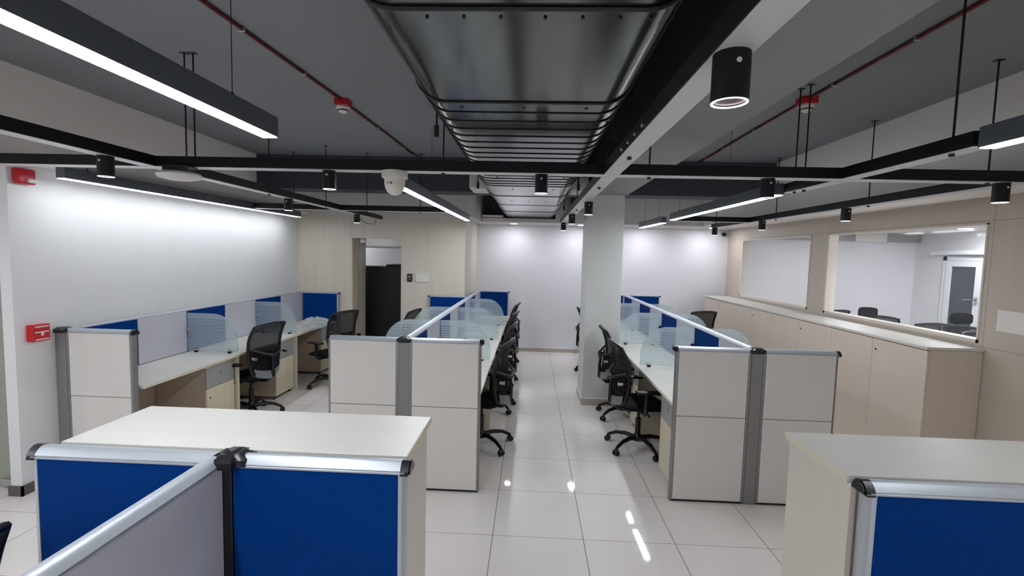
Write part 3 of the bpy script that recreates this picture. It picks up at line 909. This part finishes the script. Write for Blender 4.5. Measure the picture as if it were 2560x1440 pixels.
for yy in (2.6, 4.6, 6.6):
    for sx in (-1, 1):
        b = nb(); cyl(b, (DC + sx * (DW + 0.03), yy, DB + 0.02), (DC + sx * (DW + 0.03), yy, H), 0.005, seg=8)
        box(b, DC + sx * (DW + 0.03) - 0.012, DC + sx * (DW + 0.03) + 0.012, yy - 0.01, yy + 0.01, DB + 0.0, DB + 0.06)
        obj('hanger_rod', b, M['rod'], t)
for sx in (-1, 1):
    obj('branch_collar', box(nb(), DC + sx * 0.56 - 0.1, DC + sx * 0.56 + 0.1, 5.2, 5.6, DB + 0.08, DB + 0.24, bev=0.02), M['soffit'], t)
obj('support_angle', box(nb(), -0.86, -0.5, 8.0, 8.09, 2.50, 2.53), M['drop'], t)

# ---- security camera below the long track
t = thing('security_camera', 'white dome security camera hanging below the long black cross track', 'security camera', (-0.835, Y1, TZ))
x, y = -0.835, Y1 - 0.02
b = nb(); lathe(b, [(0.05, TZ - 0.0016), (0.076, TZ - 0.0016), (0.078, TZ - 0.03), (0.076, TZ - 0.042), (0.06, TZ - 0.047)], (x, y, 0), 32); obj('mounting_ring', b, M['plastic'], t, True)
b = nb(); lathe(b, [(0.062, TZ - 0.044), (0.061, TZ - 0.075), (0.055, TZ - 0.105), (0.04, TZ - 0.13), (0.02, TZ - 0.142), (0.002, TZ - 0.145)], (x, y, 0), 32); obj('camera_ball', b, M['plastic'], t, True)
b = nb(); cyl(b, (x - 0.004, y - 0.064, TZ - 0.078), (x - 0.004, y - 0.055, TZ - 0.078), 0.007, seg=16); cyl(b, (x - 0.026, y - 0.06, TZ - 0.078), (x - 0.026, y - 0.052, TZ - 0.078), 0.004, seg=12)
obj('lens', b, M['cap'], t)
# ---- wireless access point
t = thing('access_point', 'flat white ceiling access point on a grey bracket below the left track crossing', 'access point', (-2.12, 2.86, 2.29))
b = nb(); lathe(b, [(0.11, 2.30), (0.118, 2.288), (0.11, 2.272), (0.07, 2.262), (0.002, 2.258)], (-2.13, 2.76, 0), 36); obj('cover', b, M['plastic'], t, True)
b = nb(); box(b, -2.21, -2.05, 2.72, 2.80, 2.30, TZ - 0.002, bev=0.006); obj('bracket', b, M['duct'], t)

# ---- detectors and red conduit
def detector(x, y, label):
    t = thing('smoke_detector', label, 'smoke detector', (x, y, H), 0, 'smoke detectors on red boxes')
    obj('junction_box', box(nb(), x - 0.055, x + 0.055, y - 0.05, y + 0.05, H - 0.05, H, bev=0.006), M['red'], t)
    b = nb(); lathe(b, [(0.05, H - 0.05), (0.052, H - 0.062), (0.046, H - 0.072), (0.038, H - 0.076), (0.034, H - 0.09), (0.02, H - 0.1), (0.002, H - 0.101)], (x, y, 0), 28)
    obj('sensor_head', b, M['plastic'], t, True)
    b = nb(); lathe(b, [(0.0415, H - 0.079), (0.043, H - 0.082), (0.0405, H - 0.085)], (x, y, 0), 24)
    obj('vent_ring', b, M['cap'], t, True)
detector(-1.50, 3.67, 'smoke detector on a red box, left of the air duct')
detector(1.94, 3.50, 'smoke detector on a red box, on the window side of the ceiling')
def conduit(pts, label, clips):
    t = thing('red_conduit', label, 'conduit', (pts[0][0], pts[0][1], H), 0, 'red conduits on the slab')
    obj('pipe', tube(nb(), pts, 0.011, 8), M['redpipe'], t, True)
    for c in clips:
        # clip on the pipe at fraction c of the y run
        for a, e in zip(pts[:-1], pts[1:]):
            if a[1] <= c <= e[1]:
                f = (c - a[1]) / (e[1] - a[1])
                x = a[0] + (e[0] - a[0]) * f
                obj('pipe_clip', box(nb(), x - 0.018, x + 0.018, c - 0.006, c + 0.006, H - 0.026, H, bev=0.002), M['bolt'], t)
zc = H - 0.012
conduit([(-1.58, -3, zc), (-1.60, 2.0, zc), (-1.50, 3.61, zc)], 'red conduit left of the duct, running up to its smoke detector', (0.5, 2.5, 3.1))
conduit([(-1.50, 3.73, zc), (-1.46, 4.6, zc), (-1.43, 5.76, zc)], 'red conduit left of the duct, from the detector to the dark beam', (4.4, 5.2, 5.6))
conduit([(1.93, -3, zc), (1.95, 2.0, zc), (1.94, 3.44, zc)], 'red conduit on the window side, running up to its smoke detector', (0.8, 2.55, 3.2))
conduit([(1.94, 3.56, zc), (1.95, 4.5, zc), (1.98, 5.76, zc)], 'red conduit on the window side, from the detector to the dark beam', (4.3, 5.0, 5.5))

# ================================================================== WALL ITEMS
t = thing('alarm_sounder', 'dark red fire alarm sounder with a clear strobe, high on the white wall', 'alarm', (XL, 3.25, 2.34))
obj('housing', box(nb(), XL, XL + 0.05, 3.19, 3.315, 2.28, 2.39, bev=0.012, seg=3), M['red'], t, True)
obj('strobe_lens', box(nb(), XL + 0.045, XL + 0.07, 3.245, 3.315, 2.292, 2.32, bev=0.008, seg=3), M['plastic'], t, True)
t = thing('call_point', 'bright red manual fire call point on the white wall above the grey post', 'fire call point', (XL, 3.3, 1.19))
obj('housing', box(nb(), XL, XL + 0.055, 3.235, 3.36, 1.13, 1.255, bev=0.006), M['red'], t)
b = nb(); box(b, XL + 0.055, XL + 0.06, 3.25, 3.345, 1.235, 1.243); box(b, XL + 0.055, XL + 0.06, 3.25, 3.345, 1.195, 1.203); box(b, XL + 0.055, XL + 0.06, 3.25, 3.345, 1.14, 1.148); box(b, XL + 0.055, XL + 0.061, 3.29, 3.306, 1.172, 1.2)
obj('white_markings', b, M['plastic'], t)
t = thing('card_reader', 'small black card reader on the beige wall beside the doorway', 'card reader', (-1.897, YD, 1.46))
obj('reader_body', box(nb(), -1.937, -1.857, YD - 0.03, YD, 1.40, 1.525, bev=0.01, seg=3), M['cap'], t, True)
b = nb(); cyl(b, (-1.897, YD - 0.032, 1.475), (-1.897, YD - 0.029, 1.475), 0.016); cyl(b, (-1.897, YD - 0.032, 1.435), (-1.897, YD - 0.029, 1.435), 0.01); obj('reader_buttons', b, M['grey'], t)
tag(obj('switch_plate', box(nb(), -1.805, -1.58, YD - 0.018, YD, 1.395, 1.54, bev=0.004), M['plastic']), 'white blank switch plate right of the black card reader', 'switch plate')
tag(obj('door_sensor', box(nb(), -2.74, -2.66, YD + 0.12, YD + 0.18, 1.99, 2.05, bev=0.008), M['plastic']), 'small white sensor box in the top corner of the doorway', 'sensor')
tag(obj('paper_notice', box(nb(), XR - 0.004, XR, 3.0, 3.79, 1.36, 1.525), M['paper']), 'white paper notice on the beige wall beside the big window', 'notice')
t = thing('corner_camera', 'tiny black camera high in the far right corner', 'security camera', (3.76, YB, 2.36))
b = nb(); lathe(b, [(0.03, 2.37), (0.045, 2.35), (0.04, 2.32), (0.015, 2.30)], (3.58, YB - 0.05, 0), 20); obj('dome', b, M['cap'], t, True)
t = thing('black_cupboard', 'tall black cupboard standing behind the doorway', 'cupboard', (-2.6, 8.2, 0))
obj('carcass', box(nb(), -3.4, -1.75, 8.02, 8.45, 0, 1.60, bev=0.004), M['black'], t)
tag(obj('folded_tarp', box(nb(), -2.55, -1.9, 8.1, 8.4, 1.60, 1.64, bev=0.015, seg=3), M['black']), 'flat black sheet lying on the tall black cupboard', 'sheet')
# cable loop at the end of the left track
tag(obj('cable_loop', tube(nb(), [(-2.345, 6.2, TZ), (-2.33, 6.3, TZ - 0.06), (-2.31, 6.5, TZ - 0.10), (-2.31, 6.75, TZ - 0.09), (-2.33, 6.9, TZ - 0.04), (-2.345, 6.95, TZ)], 0.004, 6), M['blk'], None, True),
    'thin black cable loop hanging from the track near the doorway wall', 'cable')

# ================================================================== CHAIRS
def make_chair(label, group, name='office_chair', headrest=False, wrap=True):
    """origin on the floor below the gas lift, the sitter looks along +y"""
    t = thing(name, label, 'office chair', (0, 0, 0), 0, group)
    # five-star base
    b = nb()
    lathe(b, [(0.03, 0.075), (0.045, 0.08), (0.042, 0.13), (0.028, 0.15)], (0, 0, 0), 18)
    for k in range(5):
        a = 2 * PI * k / 5 + 0.3
        d = Vector((math.cos(a), math.sin(a), 0))
        pts = [d * 0.03 + Vector((0, 0, 0.105)), d * 0.12 + Vector((0, 0, 0.12)), d * 0.22 + Vector((0, 0, 0.108)), d * 0.295 + Vector((0, 0, 0.072)), d * 0.31 + Vector((0, 0, 0.055))]
        tube(b, pts, [0.024, 0.021, 0.018, 0.015, 0.013], 8)
    obj('star_base', b, M['blk'], t, True)
    for k in range(5):
        a = 2 * PI * k / 5 + 0.3
        d = Vector((math.cos(a), math.sin(a), 0)); s = Vector((-d.y, d.x, 0))
        b = nb(); c = d * 0.31 + Vector((0, 0, 0.026))
        for q in (-1, 1): cyl(b, c + s * (0.006 * q), c + s * (0.024 * q), 0.026, seg=16)
        lathe(b, [(0.02, 0.035), (0.018, 0.052), (0.008, 0.058)], tuple(d * 0.305), 10)
        obj('caster', b, M['blk'], t, True)
    b = nb(); cyl(b, (0, 0, 0.13), (0, 0, 0.30), 0.026); cyl(b, (0, 0, 0.30), (0, 0, 0.40), 0.015); obj('gas_lift', b, M['blk'], t, True)
    b = nb(); box(b, -0.08, 0.08, -0.12, 0.10, 0.385, 0.425, bev=0.012); tube(b, [(0.06, 0.02, 0.40), (0.2, 0.03, 0.398), (0.235, 0.03, 0.39)], 0.007); obj('tilt_mechanism', b, M['blk'], t, True)
    # seat cushion
    b = nb()
    NX, NY = 12, 12
    top = {}; bot = {}
    for i in range(NX + 1):
        for j in range(NY + 1):
            u = -1 + 2 * i / NX; v = -1 + 2 * j / NY
            # squircle mapping
            x = u * math.sqrt(1 - 0.34 * v * v) ; y = v * math.sqrt(1 - 0.30 * u * u)
            e = max(abs(u), abs(v))
            z = 0.495 - 0.02 * (1 - u * u) * 0.4 - 0.03 * max(0, v) ** 3 - 0.022 * e ** 6
            top[i, j] = b.verts.new((x * 0.25, y * 0.25 + 0.02, z))
            bot[i, j] = b.verts.new((x * 0.235, y * 0.235 + 0.02, 0.428 - 0.012 * max(0, v) ** 2 + 0.015 * e ** 6))
    for i in range(NX):
        for j in range(NY):
            b.faces.new((top[i, j], top[i + 1, j], top[i + 1, j + 1], top[i, j + 1]))
            b.faces.new((bot[i, j], bot[i, j + 1], bot[i + 1, j + 1], bot[i + 1, j]))
    for i in range(NX):
        b.faces.new((top[i, 0], bot[i, 0], bot[i + 1, 0], top[i + 1, 0])); b.faces.new((top[i, NY], top[i + 1, NY], bot[i + 1, NY], bot[i, NY]))
    for j in range(NY):
        b.faces.new((top[0, j], top[0, j + 1], bot[0, j + 1], bot[0, j])); b.faces.new((top[NX, j], bot[NX, j], bot[NX, j + 1], top[NX, j + 1]))
    obj('seat', b, M['fabric'], t, True)
    # back: curved mesh shell in a frame
    def back(u, v, off=0.0):
        """u -1..1 across, v 0..1 up"""
        hw = 0.185 + 0.052 * math.sin(min(1, v * 1.8) * PI / 2) - 0.012 * max(0, v - 0.8) * 5
        z = 0.50 + 0.53 * v
        y = -0.215 - 0.02 * v + 0.036 * math.sin(v * PI * 0.95) * 1.0 - 0.085 * max(0, v - 0.72) ** 1.4 * 2.2 - 0.03
        y += 0.055 * u * u * (1 - 0.35 * v)
        return Vector((u * hw, y - off, z + (0.02 * (1 - u * u) if v > 0.9 else 0)))
    b = nb(); N1, N2 = 12, 16
    vs = {(i, j): b.verts.new(back(-1 + 2 * i / N1, j / N2)) for i in range(N1 + 1) for j in range(N2 + 1)}
    for i in range(N1):
        for j in range(N2):
            b.faces.new((vs[i, j], vs[i + 1, j], vs[i + 1, j + 1], vs[i, j + 1]))
    me_ = obj('backrest_mesh', b, M['meshfab'], t, True)
    outline = [back(-1, v / 10) for v in range(0, 10)] + [back(-1 + 2 * k / 8, 1) for k in range(0, 9)] + [back(1, v / 10) for v in range(9, -1, -1)] + [back(1 - 2 * k / 6, -0.03 - 0.05 * math.sin(PI * k / 6)) for k in range(1, 6)]
    b = nb(); tube(b, outline, 0.017, 8, closed=True); obj('backrest_frame', b, M['blk'], t, True)
    # spine behind the mesh, with lumbar pad
    b = nb()
    tube(b, [(0, -0.08, 0.405), (0, -0.2, 0.41), (0, -0.285, 0.47), (0, -0.285, 0.62), (0, -0.27, 0.76)], [0.02, 0.022, 0.022, 0.018, 0.014], 8)
    tube(b, [back(-0.95, 0.55, 0.012), (-0.1, -0.285, 0.73), (0, -0.29, 0.70), (0.1, -0.285, 0.73), back(0.95, 0.55, 0.012)], [0.012, 0.014, 0.02, 0.014, 0.012], 8)
    obj('back_spine', b, M['blk'], t, True)
    b = nb()
    vs = {}
    for i in range(9):
        for j in range(7):
            u = -0.88 + 1.76 * i / 8; v = 0.03 + 0.45 * j / 6
            vs[i, j] = b.verts.new(back(u, v, 0.014 + 0.012 * (1 - (u / 0.88) ** 2)))
    for i in range(8):
        for j in range(6): b.faces.new((vs[i, j], vs[i + 1, j], vs[i + 1, j + 1], vs[i, j + 1]))
    obj('lumbar_pad', b, M['fabric'], t, True)
    for sx in (-1, 1):
        b = nb(); cyl(b, (sx * 0.236, -0.235, 0.70), (sx * 0.236, -0.275, 0.70), 0.019, seg=16); cyl(b, (sx * 0.236, -0.235, 0.70), (sx * 0.21, -0.22, 0.70), 0.01, seg=8)
        obj('adjust_knob', b, M['chrome' if wrap else 'blk'], t, True)
    if wrap:     # film left on the foot of the back
        b = nb(); N = 14
        vs = {}
        for i in range(N + 1):
            for j in range(4):
                u = -1.04 + 2.08 * i / N; v = -0.1 * (1 - u * u * 0.8) + j * 0.055
                vs[i, j] = b.verts.new(back(max(-1, min(1, u)), v, 0.036 + 0.004 * math.sin(i * 2.1 + j)))
        for i in range(N):
            for j in range(3): b.faces.new((vs[i, j], vs[i + 1, j], vs[i + 1, j + 1], vs[i, j + 1]))
        obj('film_wrap', b, M['film'], t, True, 'clear plastic film left on the foot of the backrest')
    if headrest:
        b = nb(); tube(b, [(0, -0.30, 0.96), (0, -0.33, 1.06), (0, -0.31, 1.13)], 0.013, 8); obj('headrest_bar', b, M['blk'], t, True)
        b = nb(); N = 10; vs = {}
        for i in range(N + 1):
            for j in range(7):
                for q in (0, 1):
                    u = -1 + 2 * i / N; v = -1 + 2 * j / 6
                    e = math.sqrt(max(0, 1 - 0.22 * v ** 4)); f = math.sqrt(max(0, 1 - 0.3 * u ** 4))
                    vs[i, j, q] = b.verts.new((u * e * 0.13, -0.275 + 0.035 * u * u + (-0.022 if q else 0.0) * 1, 1.16 + v * f * 0.075))
        for q in (0, 1):
            for i in range(N):
                for j in range(6): b.faces.new((vs[i, j, q], vs[i + 1, j, q], vs[i + 1, j + 1, q], vs[i, j + 1, q]))
        for i in range(N):
            for j in (0, 6): b.faces.new((vs[i, j, 0], vs[i + 1, j, 0], vs[i + 1, j, 1], vs[i, j, 1]))
        for j in range(6):
            for i in (0, N): b.faces.new((vs[i, j, 0], vs[i, j + 1, 0], vs[i, j + 1, 1], vs[i, j, 1]))
        obj('headrest', b, M['fabric'], t, True)
    # arms
    for sx in (-1, 1):
        b = nb()
        tube(b, [(sx * 0.10, -0.02, 0.415), (sx * 0.24, -0.02, 0.415), (sx * 0.275, -0.02, 0.44), (sx * 0.28, -0.02, 0.62)], [0.016, 0.018, 0.02, 0.02], 8)
        a_ = obj('armrest', b, M['blk'], t, True)
        b = nb(); box(b, sx * 0.28 - 0.04, sx * 0.28 + 0.04, -0.12, 0.12, 0.62, 0.648, bev=0.013, seg=3); obj('arm_pad', b, M['blk'], a_, True)
    return t
def R(d): return math.radians(d)

GL = 'black mesh office chairs at the desks'
c0 = make_chair('black mesh chair turned with its back to the room at the wall-side desks', GL)
c0.location = (-3.08, 4.98, 0); c0.rotation_euler = (0, 0, R(80))
spots = [
    (-2.70, 6.22, 66, 'black mesh chair by the bright blue panel with film bunched on its arm'),
    (-0.44, 4.42, 80, 'first black mesh chair in the aisle, next to the middle white end panel'),
    (-0.44, 5.52, 84, 'second black mesh chair along the aisle side of the middle block'),
    (-0.45, 6.66, 82, 'third black mesh chair along the aisle side of the middle block'),
    (-0.46, 7.80, 84, 'last black mesh chair along the middle block, nearest the far white wall'),
    (1.09, 4.50, -86, 'whole black mesh chair at the pillar-side block, beside its end panel'),
    (1.12, 5.40, -90, 'black mesh chair half hidden between the first chair and the pillar'),
    (1.05, 7.35, -84, 'black mesh chair just peeping out behind the pillar'),
    (2.66, 7.62, 18, 'black mesh chair between the pillar-side block and the low cabinets'),
    (-1.88, 6.55, 82, 'black mesh chair seen through the etched glass near the doorway'),
    (-1.78, 1.03, 88, 'black mesh chair cut off by the corner beside the near diagonal partition'),
]
for x, y, a, lb in spots:
    dup(c0, (x, y, 0), R(a), lb, GL, skip=('film_wrap',) if y < 1 else ())
GM = 'meeting room chairs behind the big window'
m0 = make_chair('dark navy meeting chair with a headrest, left of the middle of the big window', GM, headrest=True, wrap=False)
m0.location = (4.86, 6.62, 0); m0.rotation_euler = (0, 0, R(178))
for x, y, a, lb, hd in (
    (5.25, 8.43, 14, 'first meeting chair, only its rounded back top above the sill at the window post', False),
    (5.62, 7.66, -35, 'meeting chair close beside the navy headrest, back top above the sill', False),
    (5.60, 6.96, 6, 'wide dark meeting chair back low in the big window, left of the glazed door', False),
    (5.74, 6.18, 172, 'meeting chair with a dark headrest in front of the glazed white door', True),
    (5.56, 5.66, 178, 'meeting chair cut off by the near frame of the big window', False)):
    dup(m0, (x, y, 0), R(a), lb, GM, skip=() if hd else ('headrest', 'headrest_bar'))

# crumpled plastic film on the arm of the far chair
b = nb()
bmesh.ops.create_icosphere(b, subdivisions=3, radius=1)
for v in b.verts:
    n = v.co.normalized()
    k = 1 + 0.28 * math.sin(n.x * 7 + 1) * math.cos(n.y * 9) + 0.16 * math.sin(n.z * 13 + n.x * 11)
    v.co = Vector((n.x * 0.17 * k - 2.93, n.y * 0.13 * k + 6.25, n.z * 0.07 * k + 0.86))
tag(obj('plastic_film', b, M['film']), 'crumpled clear plastic film draped over the arm of the far wall-side chair', 'plastic film')
